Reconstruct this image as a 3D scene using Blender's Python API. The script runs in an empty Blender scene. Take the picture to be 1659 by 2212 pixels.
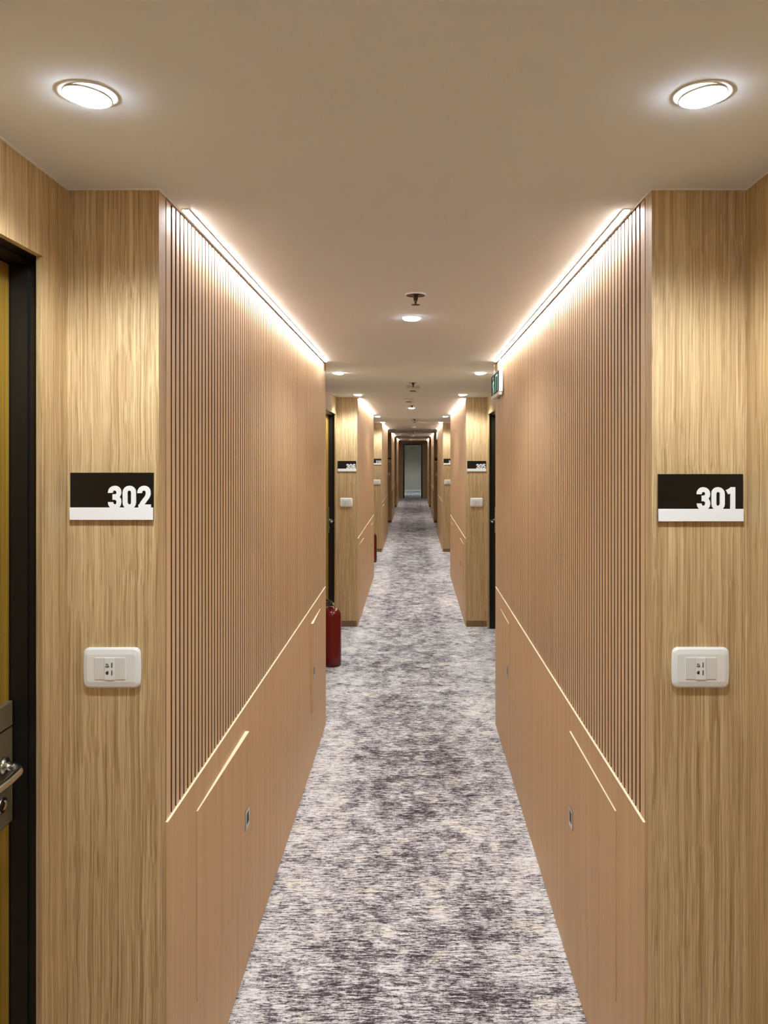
import bpy, bmesh, math, random
from math import pi, sin, cos, radians, atan2
from mathutils import Vector, Matrix, Euler

random.seed(7)
S = bpy.context.scene
C = S.collection

# ------------------------------------------------------------------ camera
F_PX = 1640.0
cam = bpy.data.cameras.new('camera')
cam.sensor_fit = 'HORIZONTAL'
cam.sensor_width = 36.0
cam.lens = 36.0 * F_PX / 1659.0
cam.shift_x = -(893 - 829.5) / 1659.0
cam.shift_y = -(1106 - 985) / 1659.0
cam.clip_start = 0.02
camo = bpy.data.objects.new('camera', cam)
C.objects.link(camo)
camo.location = (0, 0, 1.67)
camo.rotation_euler = (radians(90), 0, 0)
S.camera = camo

# ------------------------------------------------------------------ world / exposure
w = bpy.data.worlds.new('world')
S.world = w
S.cycles.use_light_tree = False
w.use_nodes = True
w.node_tree.nodes['Background'].inputs[0].default_value = (0.01, 0.01, 0.01, 1)
w.node_tree.nodes['Background'].inputs[1].default_value = 0.0
S.view_settings.view_transform = 'Standard'
S.view_settings.look = 'None'
S.view_settings.gamma = 1
S.view_settings.use_curve_mapping = False
S.view_settings.exposure = 1.32
S.cycles.glossy_bounces = 2
S.cycles.transmission_bounces = 1
S.cycles.max_bounces = 6
S.cycles.caustics_reflective = False
LED_E = 38.0           # emission of the strip diffusers
LED_COL = (0.96, 0.98, 1.0)
LENS_E = 26.0          # emission of the downlight lenses
SPOT_W = 11.5           # watt of the alcove downlights
SPOT_COL = (0.82, 0.92, 1.0)
CENTRE_W = 7.0

# ------------------------------------------------------------------ the plan of the corridor (metres)
XL, XR = -0.550, 0.515          # faces of the projecting sections
AL, AR = -0.748, 0.720          # faces of the alcove walls
H = 2.247
PER = 5.79
NAR = 3.13
S0 = 1.64
STARTS = [S0 + PER * k for k in range(-1, 5)]      # -4.15, 1.64, 7.43, 13.22, 19.01, 24.80
Y_BACK = STARTS[0] - 0.02
Y_END = 30.0
OPEN_FAR = 0.1085               # door opening ends this far before the column
OPEN_W = 0.90
DOOR_H = 2.073
LEDGE = 0.856

# ------------------------------------------------------------------ helpers
def srgb(r, g, b):
    def f(c):
        c /= 255.0
        return c / 12.92 if c <= 0.04045 else ((c + 0.055) / 1.055) ** 2.4
    return (f(r), f(g), f(b), 1.0)

def new_mat(name):
    m = bpy.data.materials.new(name)
    m.use_nodes = True
    return m, m.node_tree, m.node_tree.nodes['Principled BSDF']

def plain(name, col, rough=0.5, metal=0.0, spec=0.5, noise=0.0, nscale=60):
    m, nt, b = new_mat(name)
    b.inputs['Base Color'].default_value = col
    b.inputs['Roughness'].default_value = rough
    b.inputs['Metallic'].default_value = metal
    b.inputs['Specular IOR Level'].default_value = spec
    if noise == 0: return m
    g = nt.nodes.new('ShaderNodeNewGeometry')
    n = nt.nodes.new('ShaderNodeTexNoise')
    n.inputs['Scale'].default_value = nscale
    n.inputs['Detail'].default_value = 4
    nt.links.new(g.outputs['Position'], n.inputs['Vector'])
    mx = nt.nodes.new('ShaderNodeMix'); mx.data_type = 'RGBA'
    k = 1.0 - noise
    mx.inputs['A'].default_value = (col[0] * k, col[1] * k, col[2] * k, 1)
    mx.inputs['B'].default_value = (min(1, col[0] / max(k, .01)), min(1, col[1] / max(k, .01)), min(1, col[2] / max(k, .01)), 1)
    nt.links.new(n.outputs['Fac'], mx.inputs['Factor'])
    nt.links.new(mx.outputs['Result'], b.inputs['Base Color'])
    return m

def emit(name, col, e):
    m, nt, b = new_mat(name)
    b.inputs['Base Color'].default_value = (.8, .8, .8, 1)
    b.inputs['Emission Color'].default_value = (*col[:3], 1)
    b.inputs['Emission Strength'].default_value = e
    return m

def wood(name, light, dark, fine=(230, 230, 3.2), mid=(38, 38, 0.9), c_fine=0.55, rough=0.55, bump=0.25, wav=0.006, lo=.36, hi=.66):
    m, nt, b = new_mat(name)
    N = nt.nodes.new; L = nt.links.new
    g = N('ShaderNodeNewGeometry')
    # gentle waviness of the grain
    nw = N('ShaderNodeTexNoise'); nw.inputs['Scale'].default_value = 1.0; nw.inputs['Detail'].default_value = 2
    mp0 = N('ShaderNodeMapping'); mp0.inputs['Scale'].default_value = (9, 9, 5.0)
    L(g.outputs['Position'], mp0.inputs['Vector']); L(mp0.outputs[0], nw.inputs['Vector'])
    sub = N('ShaderNodeVectorMath'); sub.operation = 'SUBTRACT'; sub.inputs[1].default_value = (.5, .5, .5)
    L(nw.outputs['Color'], sub.inputs[0])
    sc = N('ShaderNodeVectorMath'); sc.operation = 'SCALE'; sc.inputs['Scale'].default_value = wav
    L(sub.outputs[0], sc.inputs[0])
    add = N('ShaderNodeVectorMath'); add.operation = 'ADD'
    L(g.outputs['Position'], add.inputs[0]); L(sc.outputs[0], add.inputs[1])
    def layer(scale, det):
        mp = N('ShaderNodeMapping'); mp.inputs['Scale'].default_value = scale
        L(add.outputs[0], mp.inputs['Vector'])
        n = N('ShaderNodeTexNoise'); n.inputs['Scale'].default_value = 1.0; n.inputs['Detail'].default_value = det
        n.inputs['Roughness'].default_value = 0.6
        L(mp.outputs[0], n.inputs['Vector'])
        return n
    a = layer(fine, 3); c = layer(mid, 3)
    mx = N('ShaderNodeMix'); mx.data_type = 'FLOAT'; mx.inputs['Factor'].default_value = c_fine
    L(c.outputs['Fac'], mx.inputs['A']); L(a.outputs['Fac'], mx.inputs['B'])
    r = N('ShaderNodeValToRGB')
    r.color_ramp.elements[0].position = lo; r.color_ramp.elements[0].color = dark
    r.color_ramp.elements[1].position = hi; r.color_ramp.elements[1].color = light
    L(mx.outputs['Result'], r.inputs[0]); L(r.outputs[0], b.inputs['Base Color'])
    b.inputs['Roughness'].default_value = rough
    bp = N('ShaderNodeBump'); bp.inputs['Strength'].default_value = bump; bp.inputs['Distance'].default_value = 0.0015
    L(a.outputs['Fac'], bp.inputs['Height']); L(bp.outputs[0], b.inputs['Normal'])
    return m

def carpet_mat():
    m, nt, b = new_mat('distressed_carpet')
    N = nt.nodes.new; L = nt.links.new
    g = N('ShaderNodeNewGeometry')
    def noise(scale, det, rough=.6, dist=0.0, loc=(0, 0, 0)):
        mp = N('ShaderNodeMapping'); mp.inputs['Scale'].default_value = scale; mp.inputs['Location'].default_value = loc
        L(g.outputs['Position'], mp.inputs['Vector'])
        n = N('ShaderNodeTexNoise'); n.inputs['Scale'].default_value = 1; n.inputs['Detail'].default_value = det
        n.inputs['Roughness'].default_value = rough; n.inputs['Distortion'].default_value = dist
        L(mp.outputs[0], n.inputs['Vector'])
        return n.outputs['Fac']
    def math_(op, a, b_):
        n = N('ShaderNodeMath'); n.operation = op
        for i, v in enumerate((a, b_)):
            if isinstance(v, (int, float)): n.inputs[i].default_value = v
            else: L(v, n.inputs[i])
        return n.outputs[0]
    blot = noise((3.6, 4.6, 1), 3, .55, .6)
    blot2 = noise((11, 10, 1), 3, .6, .4, (3, 7, 0))
    streak = noise((16, 95, 1), 4, .65, .35)
    streak2 = noise((42, 170, 1), 3, .7, .3, (5, 1, 0))
    fine = noise((230, 300, 1), 2, .7)
    v = math_('MULTIPLY', math_('SUBTRACT', blot, .5), .55)
    v = math_('ADD', v, math_('MULTIPLY', math_('SUBTRACT', blot2, .5), .85))
    v = math_('ADD', v, math_('MULTIPLY', math_('SUBTRACT', streak, .5), 1.45))
    v = math_('ADD', v, math_('MULTIPLY', math_('SUBTRACT', streak2, .5), 1.3))
    v = math_('ADD', v, math_('MULTIPLY', math_('SUBTRACT', fine, .5), .9))
    hatch = noise((120, 38, 1), 2, .6, .2, (2, 9, 0))
    v = math_('ADD', v, math_('MULTIPLY', math_('SUBTRACT', hatch, .5), .35))
    side = noise((1.7, 1.1, 1), 2, .5, .3, (8.3, 2, 0))
    v = math_('ADD', v, math_('MULTIPLY', math_('SUBTRACT', side, .5), .45))
    # thin dark broken lines running across the corridor
    for sc_, lc_ in (((7, 62, 1), (1, 3, 0)), ((15, 120, 1), (6, 2, 0))):
        ln = noise(sc_, 3, .6, .5, lc_)
        a_ = math_('ABSOLUTE', math_('SUBTRACT', ln, .5), 0)
        mr = N('ShaderNodeMapRange'); mr.inputs['From Min'].default_value = 0; mr.inputs['From Max'].default_value = .045
        mr.inputs['To Min'].default_value = .26; mr.inputs['To Max'].default_value = 0
        L(a_, mr.inputs['Value'])
        v = math_('SUBTRACT', v, mr.outputs[0])
    sx = N('ShaderNodeSeparateXYZ'); L(g.outputs['Position'], sx.inputs[0])
    ed = N('ShaderNodeMapRange'); ed.interpolation_type = 'SMOOTHSTEP'
    ed.inputs['From Min'].default_value = .24; ed.inputs['From Max'].default_value = .40; ed.inputs['To Max'].default_value = .13
    L(math_('ABSOLUTE', math_('ADD', sx.outputs[0], .02), 0), ed.inputs['Value'])
    v = math_('ADD', v, ed.outputs[0])
    cream = noise((7, 8, 1), 2, .5, .4, (11, 4, 0))
    cf = N('ShaderNodeMapRange'); cf.inputs['From Min'].default_value = .58; cf.inputs['From Max'].default_value = .70
    L(cream, cf.inputs['Value'])
    v = math_('ADD', v, math_('MULTIPLY', cf.outputs[0], .14))
    v = math_('ADD', v, .61)
    r = N('ShaderNodeValToRGB'); cr = r.color_ramp
    cr.elements[0].position = .22; cr.elements[0].color = srgb(74, 66, 70)
    cr.elements[1].position = .86; cr.elements[1].color = srgb(250, 248, 247)
    for p, c in ((.38, (122, 114, 119)), (.50, (172, 166, 170)), (.66, (225, 221, 221))):
        e = cr.elements.new(p); e.color = srgb(*c)
    L(v, r.inputs[0])
    mx = N('ShaderNodeMix'); mx.data_type = 'RGBA'; mx.blend_type = 'MULTIPLY'
    L(cf.outputs[0], mx.inputs['Factor']); L(r.outputs[0], mx.inputs['A']); mx.inputs['B'].default_value = (1.0, .97, .88, 1)
    L(mx.outputs['Result'], b.inputs['Base Color'])
    b.inputs['Roughness'].default_value = .95
    b.inputs['Specular IOR Level'].default_value = .1
    bp = N('ShaderNodeBump'); bp.inputs['Strength'].default_value = .7; bp.inputs['Distance'].default_value = .004
    hh = math_('ADD', math_('MULTIPLY', streak2, .6), fine)
    L(hh, bp.inputs['Height']); L(bp.outputs[0], b.inputs['Normal'])
    return m

M = {}
M['oak'] = wood('oak_laminate', srgb(217, 188, 140), srgb(154, 118, 74), fine=(400, 400, 2.4), mid=(90, 90, 1.3), c_fine=.70, bump=.5, wav=.011, lo=.36, hi=.62)
M['oak_edge'] = wood('oak_edge_band', srgb(196, 168, 124), srgb(140, 114, 74), fine=(420, 420, 6), mid=(90, 90, 2), bump=.4)
M['tan'] = wood('tan_laminate', srgb(214, 178, 130), srgb(194, 154, 108), fine=(160, 160, 1.2), mid=(24, 24, .5), c_fine=.35, rough=.5, bump=.08, wav=.004, lo=.3, hi=.7)
M['slat'] = wood('slat_veneer', srgb(222, 187, 144), srgb(202, 162, 119), fine=(200, 200, 1.6), mid=(40, 40, .6), c_fine=.4, rough=.45, bump=.05, wav=.002, lo=.3, hi=.7)
M['groove'] = plain('groove_brown', srgb(74, 44, 28), .7, noise=.1)
M['base'] = wood('skirting_wood', srgb(140, 110, 74), srgb(112, 84, 54), bump=.1)
M['ceil'] = plain('ceiling_paint', srgb(232, 234, 236), .85, spec=.2, noise=.012, nscale=500)
M['bead'] = plain('caulk_bead', srgb(235, 230, 222), .7)
M['black_frame'] = plain('black_door_frame', srgb(26, 23, 20), .32, spec=.4, noise=.1)
M['leaf'] = wood('mustard_door_veneer', srgb(176, 138, 52), srgb(128, 94, 28), fine=(180, 180, 2), mid=(30, 30, .6), rough=.4, bump=.1)
M['bronze'] = plain('bronze_lock_plate', srgb(122, 106, 78), .4, .3)
M['chrome'] = plain('satin_chrome', srgb(205, 202, 196), .2, 1.0)
M['darkmetal'] = plain('dark_metal', srgb(60, 44, 36), .35, .6)
M['lit_cream_edge'] = plain('lit_cream_edge_band', srgb(248, 236, 206), .45)  # pale edge, with the LED light on the ledge painted into its colour
M['white'] = plain('white_plastic', srgb(233, 231, 226), .38, noise=.01)
M['offwhite'] = plain('offwhite_plastic', srgb(222, 219, 212), .42, noise=.01)
M['black'] = plain('black_acrylic', srgb(9, 8, 8), .3, noise=.05)
M['ink'] = plain('black_print', srgb(30, 28, 28), .6)
M['plate_white'] = plain('white_acrylic', srgb(240, 240, 238), .4, noise=.008)
M['red'] = plain('red_enamel', srgb(108, 12, 13), .2, noise=.06)
M['rubber'] = plain('black_rubber', srgb(20, 19, 19), .5)
M['beige'] = plain('beige_plaster', srgb(196, 190, 172), .8, noise=.02)
M['beige_dim'] = plain('aged_plaque', srgb(172, 162, 142), .6)
M['carpet'] = carpet_mat()
M['led'] = emit('led_diffuser', LED_COL, LED_E)
M['lens'] = emit('downlight_lens', (.80, .91, 1.0), LENS_E)
M['teal'] = emit('teal_sign_glow', (0.05, .75, .62), .32)
M['sign_face'] = plain('dark_sign_face', srgb(26, 40, 35), .55)

class MB:
    """collects shapes, builds ONE mesh object"""
    def __init__(s):
        s.bm = bmesh.new(); s.mats = []; s.cur = 0
    def mat(s, m):
        if m not in s.mats: s.mats.append(m)
        s.cur = s.mats.index(m); return s
    def _tag(s, faces, smooth=False):
        for f in faces:
            f.material_index = s.cur; f.smooth = smooth
    def box(s, x0, x1, y0, y1, z0, z1, bev=0.0):
        x0, x1 = min(x0, x1), max(x0, x1); y0, y1 = min(y0, y1), max(y0, y1); z0, z1 = min(z0, z1), max(z0, z1)
        t = bmesh.new()
        v = [t.verts.new(p) for p in ((x0, y0, z0), (x1, y0, z0), (x1, y1, z0), (x0, y1, z0), (x0, y0, z1), (x1, y0, z1), (x1, y1, z1), (x0, y1, z1))]
        for q in ((0, 3, 2, 1), (4, 5, 6, 7), (0, 1, 5, 4), (1, 2, 6, 5), (2, 3, 7, 6), (3, 0, 4, 7)):
            t.faces.new([v[i] for i in q])
        if bev > 0:
            bmesh.ops.bevel(t, geom=list(t.edges), offset=bev, segments=2, affect='EDGES', profile=.6)
        s.merge(t); return s
    def merge(s, t, mtx=None, smooth=False):
        if mtx is not None: bmesh.ops.transform(t, matrix=mtx, verts=t.verts)
        vm = {}
        for v in t.verts: vm[v] = s.bm.verts.new(v.co)
        fs = []
        for f in t.faces:
            try: fs.append(s.bm.faces.new([vm[v] for v in f.verts]))
            except ValueError: pass
        s._tag(fs, smooth); t.free()
    def lathe(s, prof, seg=32, mtx=None, smooth=True):
        """prof: (r, z) pairs, axis z"""
        t = bmesh.new(); rings = []
        for r, z in prof:
            if r < 1e-6: rings.append([t.verts.new((0, 0, z))])
            else: rings.append([t.verts.new((r * cos(2 * pi * i / seg), r * sin(2 * pi * i / seg), z)) for i in range(seg)])
        for a, b in zip(rings, rings[1:]):
            for i in range(seg):
                j = (i + 1) % seg
                if len(a) == 1 and len(b) == 1: continue
                if len(a) == 1: t.faces.new((a[0], b[j], b[i]))
                elif len(b) == 1: t.faces.new((a[i], a[j], b[0]))
                else: t.faces.new((a[i], a[j], b[j], b[i]))
        bmesh.ops.recalc_face_normals(t, faces=t.faces)
        s.merge(t, mtx, smooth); return s
    def tube(s, pts, r, seg=12, caps=True):
        t = bmesh.new(); pts = [Vector(p) for p in pts]; rings = []
        up = Vector((0, 0, 1)); prev = None
        for i, p in enumerate(pts):
            d = ((pts[min(i + 1, len(pts) - 1)] - pts[max(i - 1, 0)])).normalized()
            if prev is None:
                a = d.cross(up if abs(d.z) < .95 else Vector((1, 0, 0))).normalized()
            else:
                a = (prev - d * prev.dot(d)).normalized()
            prev = a; b = d.cross(a)
            rr = r[i] if isinstance(r, (list, tuple)) else r
            rings.append([t.verts.new(p + a * rr * cos(2 * pi * k / seg) + b * rr * sin(2 * pi * k / seg)) for k in range(seg)])
        for A, B in zip(rings, rings[1:]):
            for k in range(seg):
                t.faces.new((A[k], A[(k + 1) % seg], B[(k + 1) % seg], B[k]))
        if caps: t.faces.new(rings[0][::-1]); t.faces.new(rings[-1])
        bmesh.ops.recalc_face_normals(t, faces=t.faces)
        s.merge(t, None, True); return s
    def loft(s, loops, cap=True, smooth=False):
        """loops: lists of 3-D points with equal counts"""
        t = bmesh.new(); R = [[t.verts.new(p) for p in L_] for L_ in loops]; n = len(R[0])
        for A, B in zip(R, R[1:]):
            for k in range(n): t.faces.new((A[k], A[(k + 1) % n], B[(k + 1) % n], B[k]))
        if cap: t.faces.new(R[0][::-1]); t.faces.new(R[-1])
        bmesh.ops.recalc_face_normals(t, faces=t.faces)
        s.merge(t, None, smooth); return s
    def stroke(s, pts, t_, y0, y1, closed=False, plane='xz', sgn=1, at=0.0):
        """flat ribbon of width t_ along 2-D pts, extruded from y0 to y1"""
        P = [Vector(p) for p in pts]; n = len(P); Lf = []; Rt = []
        for i in range(n):
            if closed: a, b = P[(i - 1) % n], P[(i + 1) % n]
            else: a, b = P[max(i - 1, 0)], P[min(i + 1, n - 1)]
            d1 = (P[i] - a); d2 = (b - P[i])
            if d1.length < 1e-9: d1 = d2
            if d2.length < 1e-9: d2 = d1
            d1.normalize(); d2.normalize()
            n1 = Vector((-d1.y, d1.x)); n2 = Vector((-d2.y, d2.x)); m_ = (n1 + n2)
            if m_.length < 1e-6: m_ = n1
            m_.normalize(); k = 1 / max(.45, m_.dot(n1))
            Lf.append(P[i] + m_ * t_ / 2 * k); Rt.append(P[i] - m_ * t_ / 2 * k)
        t = bmesh.new()
        def V(p, y): return t.verts.new((p.x, y, p.y)) if plane == 'xz' else t.verts.new((y, p.x, p.y))
        A = [[V(p, y) for p in Lf] for y in (y0, y1)]; B = [[V(p, y) for p in Rt] for y in (y0, y1)]
        rng = range(n) if closed else range(n - 1)
        for i in rng:
            j = (i + 1) % n
            t.faces.new((A[0][i], A[0][j], B[0][j], B[0][i])); t.faces.new((A[1][i], B[1][i], B[1][j], A[1][j]))
            t.faces.new((A[0][i], A[1][i], A[1][j], A[0][j])); t.faces.new((B[0][i], B[0][j], B[1][j], B[1][i]))
        if not closed:
            t.faces.new((A[0][0], B[0][0], B[1][0], A[1][0])); t.faces.new((A[0][-1], A[1][-1], B[1][-1], B[0][-1]))
        bmesh.ops.recalc_face_normals(t, faces=t.faces)
        s.merge(t); return s
    def build(s, name, parent=None, loc=None):
        me = bpy.data.meshes.new(name); s.bm.to_mesh(me); s.bm.free()
        for m in s.mats: me.materials.append(m)
        o = bpy.data.objects.new(name, me); C.objects.link(o)
        if parent: o.parent = parent
        if loc: o.location = loc
        return o

def mb(m): return MB().mat(M[m])
def tag(o, label, cat, group=None):
    o['label'] = label; o['category'] = cat
    if group: o['group'] = group
    return o
def thing(name, loc, label, cat, group=None, rotz=0):
    o = bpy.data.objects.new(name, None); o.empty_display_size = .05; C.objects.link(o)
    o.location = loc; o.rotation_euler = (0, 0, rotz)
    return tag(o, label, cat, group)
def struct(o):
    o['kind'] = 'structure'; return o
def copy_tree(o, parent=None):
    c = o.copy(); C.objects.link(c)
    if parent: c.parent = parent
    for ch in o.children: copy_tree(ch, c)
    return c
def dup(o, loc, label, group=None):
    c = copy_tree(o); c.location = loc; c['label'] = label
    if group: c['group'] = group
    return c

# ================================================================== STRUCTURE
OUT = 1.05
# floor and ceiling
f = mb('carpet'); f.box(-1.3, 1.3, Y_BACK - .2, 36.2, -.1, 0); struct(f.build('floor'))
f = mb('ceil'); f.box(-1.3, 1.3, Y_BACK - .2, 36.2, H, H + .1); struct(f.build('ceiling'))

def wall_side(name, s, X, A):
    """s = -1 left, +1 right; X projecting face, A alcove face (absolute x)"""
    for i, st in enumerate(STARTS):
        en = st + NAR
        b = mb('oak')
        back = X + s * .014                      # core behind slats and boards
        b.mat(M['oak'])
        b.box(X, s * OUT, st, st + .045, 0, H)   # column nose
        b.box(X, s * OUT, en - .045, en, 0, H)
        b.mat(M['groove'])
        b.box(back, s * OUT, st + .045, en - .045, 0, H)
        struct(b.build(name))
        b = mb('oak')
        nx = STARTS[i + 1] if i + 1 < len(STARTS) else Y_END
        last = i + 1 >= len(STARTS)
        o1 = nx - OPEN_FAR; o0 = o1 - OPEN_W
        if last:
            b.box(A, s * OUT, en, nx, 0, H)
        else:
            b.box(A, s * OUT, en, o0, 0, H)
            b.mat(M['groove']); b.box(s * .92, s * OUT, o0, o1 + .03, 0, DOOR_H + .03); b.mat(M['oak'])
            b.box(A, A + s * .013, o0, o1, DOOR_H, H)          # cladding over the door
            b.box(A, A + s * .013, o1, nx, 0, H)
            b.box(A + s * .013, s * OUT, o1 + .03, nx, 0, H)
            b.mat(M['oak_edge']); b.box(A + s * .0008, A + s * .0125, o1 - .0008, o1 + .0002, 0, DOOR_H); b.mat(M['oak'])
            b.box(A + s * .013, s * OUT, o0, o1 + .03, DOOR_H + .03, H)
        struct(b.build(name))
wall_side('wall_left', -1, XL, AL)
wall_side('wall_right', 1, XR, AR)
b = mb('oak'); b.box(-OUT, OUT, Y_BACK - .1, Y_BACK, 0, H); struct(b.build('wall_front'))
# far end wall with its doorway
DX0, DX1 = (873.8 - 893) * Y_END / F_PX, (909.6 - 893) * Y_END / F_PX
b = mb('oak')
b.box(AL, DX0 - .05, Y_END, Y_END + .12, 0, H); b.box(DX1 + .05, AR, Y_END, Y_END + .12, 0, H)
b.box(DX0 - .05, DX1 + .05, Y_END, Y_END + .12, 2.15, H)
struct(b.build('wall_end'))
b = mb('black_frame')
b.box(DX0 - .05, DX0, Y_END - .012, Y_END + .13, 0, 2.15); b.box(DX1, DX1 + .05, Y_END - .012, Y_END + .13, 0, 2.15)
b.box(DX0, DX1, Y_END - .012, Y_END + .13, 2.10, 2.15)
struct(b.build('trim_1'))
b = mb('beige'); b.box(-1.2, 1.2, 36.0, 36.12, 0, H); struct(b.build('wall_back'))
b = mb('beige'); b.box(-1.2, -1.1, Y_END + .12, 36, 0, H); b.box(1.1, 1.2, Y_END + .12, 36, 0, H); struct(b.build('wall_beyond'))
b = mb('plate_white'); b.box(-1.1, 1.1, 35.985, 36.0, 0, .07, .003); struct(b.build('baseboard_back'))

# skirting on column faces and alcove walls
def skirting(name, s, X, A):
    b = mb('base')
    for i, st in enumerate(STARTS):
        en = st + NAR
        b.box(X + s * .004, A - s * .004, st - .006, st - .0003, 0, .058, .0015)
        nx = STARTS[i + 1] if i + 1 < len(STARTS) else Y_END
        o0 = nx - OPEN_FAR - OPEN_W if i + 1 < len(STARTS) else nx
        b.box(A - s * .0003, A - s * .008, en + .01, o0 - .01, 0, .058, .0015)
    return struct(b.build(name))
skirting('baseboard_left', -1, XL, AL)
skirting('baseboard_right', 1, XR, AR)

# thin caulk bead between wall and ceiling
def bead(name, s, X, A):
    b = mb('bead'); z0, z1 = H - .0035, H - .0002
    for i, st in enumerate(STARTS):
        en = st + NAR
        nx = STARTS[i + 1] if i + 1 < len(STARTS) else Y_END
        b.box(A - s * .0003, A - s * .004, en + .001, nx - .004, z0, z1)
        b.box(X, A, st - .004, st - .0003, z0, z1)
        b.box(X - s * .0003, X - s * .003, st - .004, st + .14, z0, z1)
    return struct(b.build(name))
bead('trim_2', -1, XL, AL); bead('trim_3', 1, XR, AR)

# ---- doors: only the one right before each column shows
def make_door(name, s, A):
    """origin at the floor, under the far edge of the opening, on the alcove face"""
    root = bpy.data.objects.new(name, None); root.empty_display_size = .1; C.objects.link(root); struct(root)
    o = s * .013
    b = mb('black_frame')
    # far jamb with rebate step
    b.box(o, o + s * .024, .0185, .05, 0, DOOR_H + .02); b.box(o + s * .024, o + s * .12, .0115, .05, 0, DOOR_H + .02)
    # near jamb
    b.box(o, o + s * .024, -OPEN_W, -OPEN_W + .02, 0, DOOR_H); b.box(o + s * .024, o + s * .12, -OPEN_W, -OPEN_W + .028, 0, DOOR_H)
    # head
    b.box(o, o + s * .024, -OPEN_W, .05, DOOR_H - .001, DOOR_H + .03); b.box(o + s * .024, o + s * .12, -OPEN_W, .05, DOOR_H - .012, DOOR_H + .03)
    b.build('door_frame', root)
    lx = s * .072
    b = mb('leaf'); b.box(lx, lx + s * .04, -OPEN_W + .03, .0085, .006, DOOR_H - .014, .0015)
    leaf = b.build('door_leaf', root)
    # lock plate: z .937..1.172 on the leaf
    b = mb('bronze'); b.box(lx - s * .009, lx + s * .001, -.066, .006, .932, 1.176, .003)
    b.box(lx - s * .010, lx - s * .008, -.064, .004, 1.128, 1.1295)
    b.mat(M['darkmetal']); b.box(lx - s * .0096, lx - s * .006, -.064, .004, 1.1245, 1.1275)
    pl = b.build('lock_plate', leaf)
    R = Matrix.Rotation(-s * pi / 2, 4, 'Y')
    b = mb('chrome')
    b.lathe([(.009, -.002), (.015, 0), (.0155, .004), (.012, .005), (.0105, .002), (0, .002)], 24, Matrix.Translation((lx - s * .009, -.038, .982)) @ R)
    b.mat(M['darkmetal']); b.lathe([(.0085, .0005), (.0085, .003), (0, .003)], 16, Matrix.Translation((lx - s * .009, -.038, .982)) @ R)
    b.build('lock_cylinder', leaf)
    # lever
    b = mb('chrome')
    xo = lx - s * .009; hy = -.032; hz = 1.058
    b.lathe([(.0, 0), (.0165, 0), (.0165, .006), (.012, .009), (0, .009)], 24, Matrix.Translation((xo, hy, hz)) @ R)
    pts = [(xo, hy, hz)]
    ex = xo - s * .036
    pts += [(xo - s * .010, hy, hz), (xo - s * .022, hy, hz - .002)]
    for k in range(9):
        a = k / 8 * pi / 2
        pts.append((ex + s * .014 - s * .016 * sin(a), hy - .016 + .016 * cos(a), hz - .002 - .006 * k / 8))
    pts += [(ex - s * .002, hy - .05, hz - .010), (ex, hy - .09, hz - .011), (ex + s * .003, hy - .125, hz - .011)]
    b.tube(pts, .0085, 14)
    b.build('door_handle', leaf)
    return root
doorL = make_door('door_1', -1, AL); doorR = make_door('door_2', 1, AR)
n = 3
for k, st in enumerate(STARTS):
    if k == 0: continue
    for d, A in ((doorL, AL), (doorR, AR)):
        if k == 1: q = d
        else:
            q = copy_tree(d); q.name = 'door_%d' % n; n += 1
        q.location = (A, st - OPEN_FAR, 0)

# ================================================================== PANELLING
def make_slats(s, label, cat, group):
    """origin on the projecting face at the section's start, floor level"""
    root = thing('slatted_wall_panel', (0, 0, 0), label, cat, group)
    y0, y1 = .047, NAR - .047
    b = mb('slat')
    pitch = (y1 - y0 - .003) / 97.0
    top = H - .006
    for k in range(97):
        a = y0 + .003 + pitch * k + (.0105 if k else 0); c = y0 + .003 + pitch * (k + 1)
        b.mat(M['slat']); b.box(0, s * .0008, a, c, LEDGE, top); b.mat(M['groove']); b.box(s * .0008, s * .0135, a + .0001, c - .0001, LEDGE, top - .0005)
    b.build('slats', root)
    return root
HN = [(.27, .824, 'far'), (2.405, 2.80, 'near')]
def make_lower(s, label, cat, group):
    root = thing('lower_wall_panel', (0, 0, 0), label, cat, group)
    fx = -s * .005; bx = s * .0135
    y0, y1 = .046, NAR - .046
    b = mb('tan')
    g = .0022; HB, HT = .30, .776
    b.box(fx, bx, y0, y1, HT + g, LEDGE, .0006)
    cur = y0
    for a, c, _ in HN:
        b.box(fx, bx, cur, a - g, .004, HT + g)
        b.box(fx, bx, a - g, c + g, .004, HB - g)
        cur = c + g
    b.box(fx, bx, cur, y1, .004, HT + g)
    b.build('board', root)
    b = mb('lit_cream_edge'); b.box(fx, bx, y0, y1, LEDGE, LEDGE + .0015); b.build('top_edge', root)['label'] = 'cream top edge brightened for the LED light'
    return root
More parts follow.
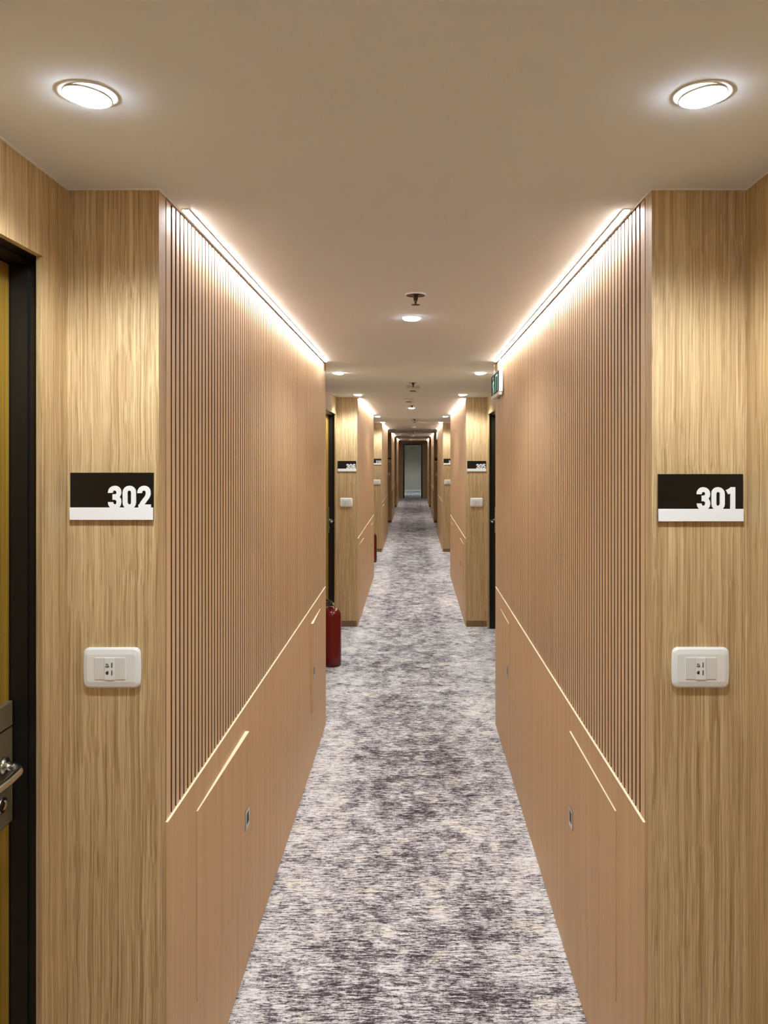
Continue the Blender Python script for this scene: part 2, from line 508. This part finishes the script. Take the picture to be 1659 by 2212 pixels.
def make_hatch(s, wdt, lock, ajar, label, group):
    """origin at lower hinge corner on the face; hinge at y=0 side when lock is 'far'"""
    root = thing('access_hatch', (0, 0, 0), label, 'hatch', group)
    HB, HT = .30, .776
    dirn = 1 if lock == 'far' else -1
    ly0, ly1 = (0, wdt) if dirn > 0 else (-wdt, 0)
    b = mb('tan'); b.box(-s * .0075, s * .010, ly0, ly1, 0, HT - HB, .0008); door = b.build('hatch_door', root)
    b = mb('lit_cream_edge'); b.box(-s * .0075, s * .010, ly0, ly1, HT - HB, HT - HB + .0012); b.build('top_edge', root)['label'] = 'cream top edge brightened for the LED light'
    cy = dirn * (wdt - .034); cz = .21
    b = mb('chrome')
    z0, z1 = cz - .030, cz + .030; a0, a1 = cy - .024, cy + .024
    fx0, fx1 = -s * .0105, -s * .0072
    b.box(fx0, fx1, a0, a1, z1 - .009, z1); b.box(fx0, fx1, a0, a1, z0, z0 + .016)
    b.box(fx0, fx1, a0, a0 + .009, z0 + .016, z1 - .009); b.box(fx0, fx1, a1 - .009, a1, z0 + .016, z1 - .009)
    pull = b.build('flush_pull', door)
    b = mb('black'); b.box(-s * .0082, -s * .0070, a0 + .009, a1 - .009, z0 + .016, z1 - .009); b.build('recess', pull)
    root.rotation_euler = (0, 0, s * dirn * ajar)
    return root

ordn = ['behind the camera', 'nearest', 'second', 'third', 'fourth', 'fifth and farthest']
def secname(k, sd):
    base = {0: 'on the {s} side of the corridor behind the camera',
            1: 'on the nearest {s} wall, beside sign {p}',
            2: 'on the second {s} wall, beyond sign {p}',
            3: 'on the third {s} wall, beyond sign {p}',
            4: 'on the fourth {s} wall, past the unlit recess',
            5: 'on the farthest {s} wall, before the end doorway'}[k]
    p = {('left', 1): '302', ('right', 1): '301', ('left', 2): '306', ('right', 2): '305', ('left', 3): '310', ('right', 3): '309'}.get((sd, k), '')
    return base.format(s=sd, p=p)
slat = {}; low = {}; hat = {}
for sd, s, X in (('left', -1, XL), ('right', 1, XR)):
    for k, st in enumerate(STARTS):
        lab = 'vertical wooden slats lit from above ' + secname(k, sd)
        if sd not in slat: slat[sd] = q = make_slats(s, lab, 'wall panel', 'slatted panels of the corridor')
        else: q = dup(slat[sd], (0, 0, 0), lab)
        q.location = (X, st, 0)
        lab = 'smooth tan lower panel under the slats ' + secname(k, sd)
        if sd not in low: low[sd] = q = make_lower(s, lab, 'wall panel', 'lower panels of the corridor')
        else: q = dup(low[sd], (0, 0, 0), lab)
        q.location = (X, st, 0)
    for k in (1, 2, 3):
        for a, c, lock in HN:
            where = 'nearer' if lock == 'far' else 'farther'
            lab = '%s tan hatch %s' % (where, secname(k, sd))
            if k == 1:
                aj = (.018 if sd == 'left' else .003) if lock == 'far' else (.022 if sd == 'left' else .003)
                q = make_hatch(s, c - a, lock, aj, lab, 'access hatches in the lower panels'); hat[(sd, lock)] = q
            else: q = dup(hat[(sd, lock)], (0, 0, 0), lab); q.rotation_euler = (0, 0, q.rotation_euler.z * .4)
            q.location = (X, STARTS[k] + (a if lock == 'far' else c), .30)

# ================================================================== LED STRIPS
def make_led(c, label):
    root = thing('led_strip_light', (0, 0, 0), label, 'strip light', 'LED strips along the ceiling edge')
    b = mb('white'); b.box(-.0085, .0085, 0, 2.85, -.0028, 0); b.box(-c * .0085, -c * .0068, 0, 2.85, -.0048, -.0028); pass; b.build('profile', root)
    b = mb('led')
    prof = [(-c * .0065, -.0028), (-c * .0064, -.0034), (-c * .0040, -.0042), (c * .0030, -.0047), (c * .0058, -.0049), (c * .0067, -.0044), (c * .0067, -.0028)]
    b.loft([[(x, y, z) for x, z in prof] for y in (.004, 2.846)]); b.build('diffuser', root)
    return root
for sd, X in (('left', -.533), ('right', .499)):
    led = None
    for k, st in enumerate(STARTS):
        lab = 'glowing white ceiling LED strip ' + secname(k, sd).replace('on the', 'above the', 1)
        if led is None: led = q = make_led(1 if sd == 'left' else -1, lab)
        else: q = dup(led, (0, 0, 0), lab)
        q.location = (X, st + .13, H - .0001)

# ================================================================== DOWNLIGHTS
def spot(parent, W, loc, rx=0, ry=0, size=150, blend=.6, rad=.035):
    l = bpy.data.lights.new('spot', 'SPOT'); l.energy = W; l.color = SPOT_COL; l.spot_size = radians(size); l.spot_blend = blend; l.shadow_soft_size = rad
    o = bpy.data.objects.new('lamp_light', l); C.objects.link(o); o.parent = parent; o.location = loc; o.rotation_euler = (rx, ry, 0)
    return o
def make_downlight(W, label, tilt, tag_group):
    root = thing('recessed_downlight', (0, 0, H), label, 'ceiling light', tag_group)
    b = mb('white')
    b.lathe([(.0385, -.0005), (.0385, -.0014), (.041, -.0017), (.0455, -.0016), (.0466, -.0011), (.0468, 0)], 40); b.build('trim_ring', root)
    Rm = Matrix.Rotation(tilt, 4, 'Y')
    b = mb('white'); b.lathe([(.0372, -.001), (.0385, -.0045), (.0365, -.0055), (.0345, -.003)], 40, Rm); b.build('gimbal_ring', root)
    b = mb('lens'); b.lathe([(.0355, -.003), (.0355, -.0062), (.029, -.0100), (.016, -.0122), (0, -.0128)], 40, Rm); b.build('lens', root)
    if W > 0: spot(root, W, (0, 0, -.04))
    return root
dlL = make_downlight(SPOT_W, '', .10, 'ceiling downlights'); dlR = make_downlight(SPOT_W, '', -.10, 'ceiling downlights')
dlC = make_downlight(CENTRE_W, '', 0, 'ceiling downlights')
first = {id(dlL): True, id(dlR): True, id(dlC): True}
def put(d, x, y, lab):
    if first.get(id(d)): first[id(d)] = False; q = d
    else: q = copy_tree(d)
    q.location = (x, y, H); q['label'] = lab
    return q
XDL, XDR = -.522, .466
put(dlL, -.519, 1.21, 'bright downlight over the recess, left of the two nearest in the ceiling')
put(dlR, .461, 1.21, 'bright downlight over the recess, right of the two nearest in the ceiling')
put(dlL, XDL, -.52, 'ceiling downlight over the left side behind the camera')
put(dlR, XDR, -.52, 'ceiling downlight over the right side behind the camera')
for k, nm in ((2, 'first recess past the nearest slats'), (3, 'second recess, beyond room signs 306 and 305')):
    e = STARTS[k - 1] + NAR
    for d, x, sd in ((dlL, XDL, 'left'), (dlR, XDR, 'right')):
        put(d, x, e + .49, 'small downlight at the near %s of the %s' % (sd, nm))
        put(d, x, STARTS[k] - .30, 'small downlight at the far %s of the %s' % (sd, nm))
put(dlC, -.008, S0 + 1.525, 'single round downlight in the middle of the ceiling behind the nearest sprinkler')
put(dlC, -.022, STARTS[2] + 1.64, 'small round downlight mid-ceiling between the second pair of slatted walls')
put(dlC, 0, STARTS[0] + 1.6, 'round downlight mid-ceiling behind the camera')
q = make_downlight(36.0, 'unseen downlight added to light the room beyond the end doorway', 0, 'ceiling downlights'); q.location = (0, 33.6, H)  # out of view, added to brighten the pale wall beyond the doorway

# ================================================================== SPRINKLERS, DETECTORS
def make_sprinkler(label):
    root = thing('ceiling_sprinkler', (0, 0, H), label, 'sprinkler', 'sprinkler heads under the ceiling')
    b = mb('white'); b.lathe([(.0365, 0), (.0375, -.002), (.0365, -.0055), (.034, -.0065)], 36)
    b.mat(M['darkmetal']); b.lathe([(.034, -.0065), (.030, -.0045), (.012, -.006), (0, -.006)], 36); b.build('escutcheon', root)
    b = mb('darkmetal')
    b.lathe([(.012, -.005), (.0115, -.011), (.008, -.014), (.006, -.018), (.0045, -.024)], 20)
    b.tube([(-.0075, 0, -.012), (-.0055, 0, -.022), (-.0028, 0, -.030), (0, 0, -.037)], .0017, 8)
    b.tube([(.0075, 0, -.012), (.0055, 0, -.022), (.0028, 0, -.030), (0, 0, -.037)], .0017, 8)
    b.lathe([(.003, -.034), (.0035, -.040), (0, -.0405)], 12); b.build('frame_arms', root)
    b = mb('red'); b.lathe([(0, -.023), (.0016, -.024), (.0016, -.036), (0, -.037)], 10); b.build('glass_bulb', root)
    b = mb('darkmetal'); b.lathe([(0, -.0385), (.010, -.0385), (.010, -.0400), (0, -.0400)], 24)
    for i in range(12):
        a = 2 * pi * i / 12; R = Matrix.Rotation(a, 4, 'Z'); t = bmesh.new(); bmesh.ops.create_cube(t, size=1)
        b.merge(t, R @ Matrix.Translation((.0122, 0, -.0393)) @ Matrix.Diagonal((.006, .0032, .0012, 1)))
    b.build('deflector', root)
    return root
sp = make_sprinkler('sprinkler head nearest in the ceiling, white collar and dark deflector')
sp.location = (.008, 2.70, H)
dup(sp, (-.002, 5.93, H), 'sprinkler head in front of the domed detector in the first recess')
dup(sp, (-.016, 8.60, H), 'small sprinkler head just before the second centre downlight')
dup(sp, (.018, 11.80, H), 'tiny sprinkler head in the second recess ceiling')
dup(sp, (0, 17.5, H), 'dark tiny sprinkler head in the unlit third recess')

def make_dome(label):
    root = thing('domed_smoke_detector', (0, 0, H), label, 'smoke detector', 'smoke detectors under the ceiling')
    b = mb('offwhite'); b.lathe([(.052, 0), (.053, -.006), (.056, -.009), (.0575, -.014), (.056, -.020), (.049, -.031), (.040, -.038), (.028, -.041), (0, -.041)], 40); b.build('housing', root)
    b = mb('darkmetal'); b.lathe([(.0235, -.041), (.0235, -.0475), (0, -.0475)], 28); b.build('sensor_gap', root)
    b = mb('offwhite'); b.lathe([(.025, -.0475), (.0255, -.050), (.020, -.055), (0, -.057)], 28); b.build('cap', root)
    return root
dm = make_dome('domed smoke detector behind the sprinkler in the first recess'); dm.location = (-.004, 6.25, H)
dup(dm, (.020, 12.1, H), 'small domed smoke detector in the second recess ceiling')
dup(dm, (-.006, 17.8, H), 'dark domed smoke detector in the unlit third recess')
def make_det(label):
    root = thing('stepped_smoke_detector', (0, 0, H), label, 'smoke detector', 'smoke detectors under the ceiling')
    b = mb('white'); b.lathe([(.049, 0), (.051, -.004), (.051, -.018), (.047, -.023), (.029, -.024)], 36); b.build('base', root)
    b = mb('offwhite'); b.lathe([(.0275, -.023), (.0265, -.036), (.022, -.041), (0, -.042)], 30); b.build('chamber', root)
    b = mb('darkmetal')
    for i in range(10):
        a = 2 * pi * i / 10; t = bmesh.new(); bmesh.ops.create_cube(t, size=1)
        b.merge(t, Matrix.Rotation(a, 4, 'Z') @ Matrix.Translation((.0270, 0, -.030)) @ Matrix.Diagonal((.0035, .009, .007, 1)))
    b.build('vents', root)
    return root
dt = make_det('stepped white smoke detector at the start of the second slatted section'); dt.location = (-.047, 7.69, H)
dup(dt, (0, 14.9, H), 'small white smoke detector between the third pair of slatted walls')
dup(dt, (-.02, 20.9, H), 'bright white smoke detector between the fourth pair of slatted walls')
dup(dt, (-.03, 26.2, H), 'farthest smoke detector, between the last slatted walls')

# ================================================================== ROOM SIGNS
def arc(cx, cz, r, a0, a1, n=8, rz=None):
    rz = r if rz is None else rz
    return [(cx + r * cos(radians(a0 + (a1 - a0) * i / n)), cz + rz * sin(radians(a0 + (a1 - a0) * i / n))) for i in range(n + 1)]
T = .36
def glyph(ch):
    h = 1.78; a, z = T / 2, 1 - T / 2; r = (z - a) / 2; t = h - T / 2; o = T / 2; m = h * .52
    if ch == '0': return [(arc(.5, o + r, r, 180, 360) + arc(.5, t - r, r, 0, 180), True)]
    if ch == '1': return [([(.56, 0), (.56, h)], False), ([(.12, 1.38), (.40, 1.52), (.56, h - .17)], False)]
    if ch == '2': return [([(a, 1.22)] + arc(.5, t - r, r, 180, 0) + [(z, 1.12), (z - .08, .92), (.42, .50), (.28, .24), (.26, .02)], False), ([(.08, o), (1.02, o)], False)]
    if ch == '3': return [([(a, 1.24)] + arc(.5, t - r, r, 180, 0) + [(z, 1.22), (z - .02, 1.12), (z - .09, 1.02), (z - .2, m + .05), (z - .34, m + .03), (.34, m + .03)], False),
                          ([(a, .54)] + arc(.5, o + r, r, 180, 360) + [(z, .60), (z - .02, .70), (z - .09, .80), (z - .2, m - .05), (z - .34, m - .03), (.34, m - .03)], False)]
    if ch == '4': return [([(.72, 0), (.72, h)], False), ([(.62, h - .1), (.14, .62), (.14, .52), (1.0, .52)], False)]
    if ch == '5': return [([(.96, t), (a, t), (a, .98), (.5, 1.06)] + arc(.5, 1.08 - r, r, 80, 0) + arc(.5, o + r, r, 360, 180) + [(a, .56)], False)]
    if ch == '6': return [(arc(.5, o + r, r, 180, 360) + arc(.5, 1.0 - r, r, 0, 180, 8, r * .9), True), ([(a, .5), (a, t - r)] + arc(.5, t - r, r, 180, 0) + [(z, 1.24)], False)]
    if ch == '7': return [([(0, t), (z, t), (z, 1.3), (.42, 0)], False)]
    if ch == '8': return [(arc(.5, o + r, r, 180, 360) + arc(.5, .98 - r * .6, r, 0, 180, 8, r * .7), True), (arc(.5, 1.0 + r * .5, r, 180, 360, 8, r * .7) + arc(.5, t - r, r, 0, 180), True)]
    if ch == '9': return [(arc(.5, h - 1.0 + r, r, 180, 360, 8, r * .9) + arc(.5, t - r, r, 0, 180), True), ([(z, h - .5), (z, o + r)] + arc(.5, o + r, r, 360, 180) + [(a, .54)], False)]
    return []
def room_sign(num, x0, x1, z1, y, label, dig_r=None):
    """plate from x0 to x1, top z1, on column face at y"""
    wd = x1 - x0; ht = .101
    root = thing('room_sign', ((x0 + x1) / 2, y, z1 - ht), label, 'room sign', 'room number signs on the columns')
    b = mb('black'); b.box(-wd / 2, wd / 2, -.005, 0, 0, ht, .0004); b.build('backing_plate', root)
    b = mb('plate_white'); b.box(-wd / 2, wd / 2, -.0083, -.0035, -.0005, .0262, .0004); b.build('white_bar', root)
    b = mb('plate_white')
    dh = .0505 / 1.78; pitch = .0315; nw = len(num)
    adv = [(.0315 if c != '1' else .0275) for c in num]
    tot = sum(adv)
    x = wd / 2 - (.002 if dig_r is None else dig_r) - tot
    for c, ad in zip(num, adv):
        xx = x + (0 if c != '1' else -.0015)
        for j, (pts, cl) in enumerate(glyph(c)):
            b.stroke([(xx + p[0] * dh, .0225 + p[1] * dh) for p in pts], T * dh, -.00835 - .00006 * j, -.0049, cl)
        x += ad
    b.build('number', root)
    return root
def place_sign(num, k, sd, label, dig_r=None):
    y = STARTS[k] - .0001
    if k == 1:
        return room_sign(num, *((-.739, -.560) if sd == 'left' else (.527, .710)), 1.634 if sd == 'left' else 1.631, y, label, dig_r)
    return room_sign(num, *((-.740, -.560) if sd == 'left' else (.527, .710)), 1.621, y, label, dig_r)
place_sign('302', 1, 'left', 'large room sign 302 on the near left column')
place_sign('301', 1, 'right', 'large room sign 301 on the near right column', .010)
place_sign('306', 2, 'left', 'small room sign 306 on the second left column')
place_sign('305', 2, 'right', 'small room sign 305 on the second right column')
place_sign('310', 3, 'left', 'tiny room sign 310 on the third left column')
place_sign('309', 3, 'right', 'tiny room sign with its number partly hidden behind the right slats')
place_sign('314', 4, 'left', 'barely visible room sign on the dark left column past the unlit recess')
place_sign('313', 4, 'right', 'barely visible room sign on the dark right column past the unlit recess')

# ================================================================== BELL / SERVICE PLATES
def outline(wd, ht, r, bulge, y, n=7):
    pts = []
    for cx, cz, a0 in ((wd / 2 - r, ht / 2 - r, 0), (-wd / 2 + r, ht / 2 - r, 90), (-wd / 2 + r, -ht / 2 + r, 180), (wd / 2 - r, -ht / 2 + r, 270)):
        for i in range(n + 1):
            a = radians(a0 + 90 * i / n); x = cx + r * cos(a); z = cz + r * sin(a)
            pts.append((x, z))
    # intermediate points on the long sides so they can bow
    out = []
    for i, p in enumerate(pts):
        q = pts[(i + 1) % len(pts)]
        out.append(p)
        if math.hypot(q[0] - p[0], q[1] - p[1]) > .02:
            for t in (.17, .33, .5, .67, .83): out.append((p[0] + (q[0] - p[0]) * t, p[1] + (q[1] - p[1]) * t))
    return [(x + math.copysign(bulge, x) * max(0, 1 - (2 * z / ht) ** 2) * (abs(x) > wd / 2 - r * 1.01), y, z) for x, z in out]
def make_switch(label):
    root = thing('bell_switch', (0, 0, 0), label, 'switch', 'white doorbell switches on the columns')
    b = mb('white')
    W_, H_ = .121, .087
    b.loft([outline(W_ - .004, H_ - .004, .010, .002, 0), outline(W_, H_, .012, .002, -.003), outline(W_, H_, .012, .002, -.006),
            outline(W_ - .006, H_ - .008, .011, .002, -.0095), outline(W_ - .020, H_ - .028, .004, .0015, -.0115)], smooth=False)
    b.build('cover_plate', root)
    bot = []
    b = mb('offwhite')
    b.box(-.0345, -.0137, -.0128, -.010, -.0235, .0225, .0006); b.build('blank_module', root)
    b = mb('offwhite')
    b.box(.0095, .0312, -.0128, -.010, -.0235, .0225, .0006); b.build('blank_module', root)
    b = mb('white'); b.box(-.0131, .0089, -.0134, -.010, -.0245, .0228, .0006); cm = b.build('indicator_module', root)
    b = mb('ink')
    y0, y1 = -.0139, -.0133
    b.box(.0015, .0033, y0, y1, .0018, .0125); b.box(.0015, .0033, y0, y1, -.0145, -.0040)
    b.build('indicator_bars', cm)
    b = mb('ink')
    tk = .0007
    b.stroke([(-.0108, .0040), (-.0100, .0052), (-.0096, .0080)] + arc(-.0074, .0080, .0022, 180, 0, 6) + [(-.0048, .0052), (-.0040, .0040)], tk, y0, y1, True)
    b.stroke([(-.0105, .0108), (-.0040, .0026)], tk, y0, y1)
    b.stroke([(-.0084, .0030), (-.0064, .0030)], .001, y0, y1)
    # hand icon
    for i, hh in enumerate((.0028, .0042, .0046, .0036)):
        b.stroke([(-.0092 + i * .0013, -.0095), (-.0092 + i * .0013, -.0095 + hh)], .0009, y0, y1)
    b.stroke([(-.0073, -.0125), (-.0073, -.0088)], .0042, y0, y1)
    b.stroke([(-.0100, -.0078), (-.0112, -.0108)], .0008, y0, y1)
    b.build('pictograms', cm)
    # worn relief mark on the lower bevel
    b = mb('offwhite')
    b.stroke([(-.009 + .0012 * i, -.0352 + .0006 * (i % 2)) for i in range(13)], .0008, -.0102, -.0085); b.build('relief_mark', root)
    return root
sw = make_switch('large white doorbell switch on the near left column, below sign 302'); sw.location = (-.6485, STARTS[1] - .0001, 1.2145)
dup(sw, (.618, STARTS[1] - .0001, 1.2150), 'large white doorbell switch on the near right column, below sign 301')
dup(sw, (-.657, STARTS[2] - .0001, 1.216), 'small white doorbell switch on the second left column, below sign 306')
dup(sw, (.618, STARTS[2] - .0001, 1.216), 'small white doorbell switch on the second right column, below sign 305')
dup(sw, (-.635, STARTS[3] - .0001, 1.216), 'tiny white doorbell switch on the third left column, below sign 310')
dup(sw, (.600, STARTS[3] - .0001, 1.216), 'tiny white doorbell switch below the partly hidden right room sign')
dup(sw, (-.645, STARTS[4] - .0001, 1.216), 'dim doorbell switch on the dark left column past the unlit recess')
dup(sw, (.618, STARTS[4] - .0001, 1.216), 'dim doorbell switch on the dark right column past the unlit recess')

# ================================================================== FIRE EXTINGUISHERS
def make_ext(label):
    root = thing('fire_extinguisher', (0, 0, 0), label, 'fire extinguisher', 'red fire extinguishers')
    r = .079
    b = mb('red')
    b.lathe([(0, .012), (r - .014, .006), (r - .006, 0), (r - .002, .0), (r - .002, .028), (r, .034), (r, .072), (r + .0008, .075), (r, .078), (r, .395), (r - .004, .418), (r - .016, .438), (r - .036, .452), (.026, .458), (.022, .468), (0, .468)], 48)
    b.build('cylinder_body', root)
    b = mb('chrome'); b.lathe([(.019, .466), (.019, .474), (.014, .476), (.014, .500), (.010, .503), (0, .503)], 20); b.build('valve', root)
    b = mb('rubber')
    b.box(-.012, .012, -.075, .02, .500, .506, .002); b.box(-.011, .011, -.075, -.012, .482, .487, .002)
    b.box(-.012, .012, .0, .02, .478, .506, .002)
    b.build('carry_handle', root)
    b = mb('rubber'); b.tube([(-.0, -.01, .508), (0, -.04, .521), (0, -.085, .537)], [.008, .008, .006], 10); b.build('squeeze_lever', root)
    b = mb('chrome'); R = Matrix.Rotation(pi / 2, 4, 'X')
    b.lathe([(0, 0), (.014, 0), (.014, .008), (0, .010)], 24, Matrix.Translation((.026, -.010, .489)) @ R); b.build('pressure_gauge', root)
    b = mb('chrome'); b.tube([(-.030, -.03, .512)] + [(-.038 + .010 * cos(a), -.03, .512 + .010 * sin(a)) for a in [i * 2 * pi / 12 for i in range(13)]], .0014, 8)
    b.tube([(-.03, -.03, .512), (.016, -.03, .512)], .0014, 8); b.build('safety_pin', root)
    b = mb('rubber')
    b.tube([(-.012, 0, .488), (-.04, -.005, .492), (-.066, -.02, .470), (-.0895, -.03, .40), (-.0905, -.034, .30), (-.0880, -.038, .20), (-.0875, -.040, .14)], .0085, 12)
    b.tube([(-.0875, -.040, .15), (-.0875, -.042, .10)], [.010, .013], 12)
    b.build('hose', root)
    return root
ex = make_ext('red fire extinguisher on the carpet behind the nearest left slatted wall'); ex.location = (-.656, 6.07, 0); ex.rotation_euler = (0, 0, 2.6 - pi)
q = dup(ex, (-.655, 11.95, 0), 'distant red fire extinguisher on the carpet before the 310 column')
q.rotation_euler = (0, 0, 2.6 - pi)

# ================================================================== EXIT SIGNS
def make_exit(label):
    """origin: top centre of the box; face looks to -x"""
    root = thing('exit_sign', (0, 0, 0), label, 'exit sign', 'green running man exit signs')
    L_, Hh = .40, .14
    b = mb('white'); b.box(-.0095, .0125, -L_ / 2, L_ / 2, -Hh + .012, 0, .005); b.build('housing', root)
    b = mb('offwhite'); b.box(-.0115, .0095, -L_ / 2 + .006, L_ / 2 - .006, -Hh - .006, -Hh + .014, .004); b.build('lamp_tray', root)
    b = mb('sign_face'); b.box(-.0120, -.0090, -L_ / 2 + .008, L_ / 2 - .004, -Hh + .016, -.006, .0006); fc = b.build('sign_face', root)
    b = mb('teal'); x0, x1 = -.0127, -.0118
    def st(pts, t, cl=False): b.stroke(pts, t, x0, x1, cl, plane='yz')
    cz = -.072
    # running figure heading for a doorway
    K, Y0 = 1.25, .115
    def mp_(pts): return [(Y0 - K * (p[0] + .09), cz + K * p[1]) for p in pts]
    st(mp_([(-.070 + .0045 * cos(i * pi / 4), .037 + .0045 * sin(i * pi / 4)) for i in range(8)]), .009, True)
    st(mp_([(-.062, .024), (-.050, -.006)]), .022)
    st(mp_([(-.052, -.004), (-.068, -.020), (-.064, -.042)]), .011)
    st(mp_([(-.050, -.004), (-.030, -.018), (-.020, -.034)]), .011)
    st(mp_([(-.060, .020), (-.084, .010), (-.092, -.004)]), .009)
    st(mp_([(-.058, .022), (-.040, .008), (-.028, .018)]), .009)
    st([(-.055, cz - .046), (-.055, cz + .046), (-.150, cz + .046), (-.150, cz - .046)], .010)
    b.build('running_man_pictogram', fc)
    b = mb('chrome')
    for y in (-L_ / 2 + .05, L_ / 2 - .05):
        b.tube([(.001, y, -.003), (.001, y, .016)], .0016, 8)
        b.tube([(.001 + .006 * cos(a), y, .022 + .006 * sin(a)) for a in [-pi / 2 + i * 2 * pi / 12 for i in range(11)]], .0015, 8)
        b.tube([(.001, y, .026), (.001, y, H - 2.163)], .0013, 8)
    b.build('hanging_hooks', root)
    return root
es = make_exit('green running man exit sign hanging at the end of the nearest right slatted wall'); es.location = (.494, 4.50, 2.163)
dup(es, (.494, STARTS[3] + 2.86, 2.163), 'distant white exit sign edge at the end of the third right slatted wall')

# small faint plaque on the wall beyond the doorway
root = thing('wall_plaque', (-.02, 36.0, 1.90), 'faint small plaque high on the pale wall beyond the end doorway', 'plaque')
b = mb('beige_dim'); b.box(-.12, .12, -.010, 0, .08, .22, .002); b.build('upper_plate', root)
b = mb('beige_dim'); b.box(-.10, .10, -.008, 0, -.02, .03, .002); b.build('lower_plate', root)
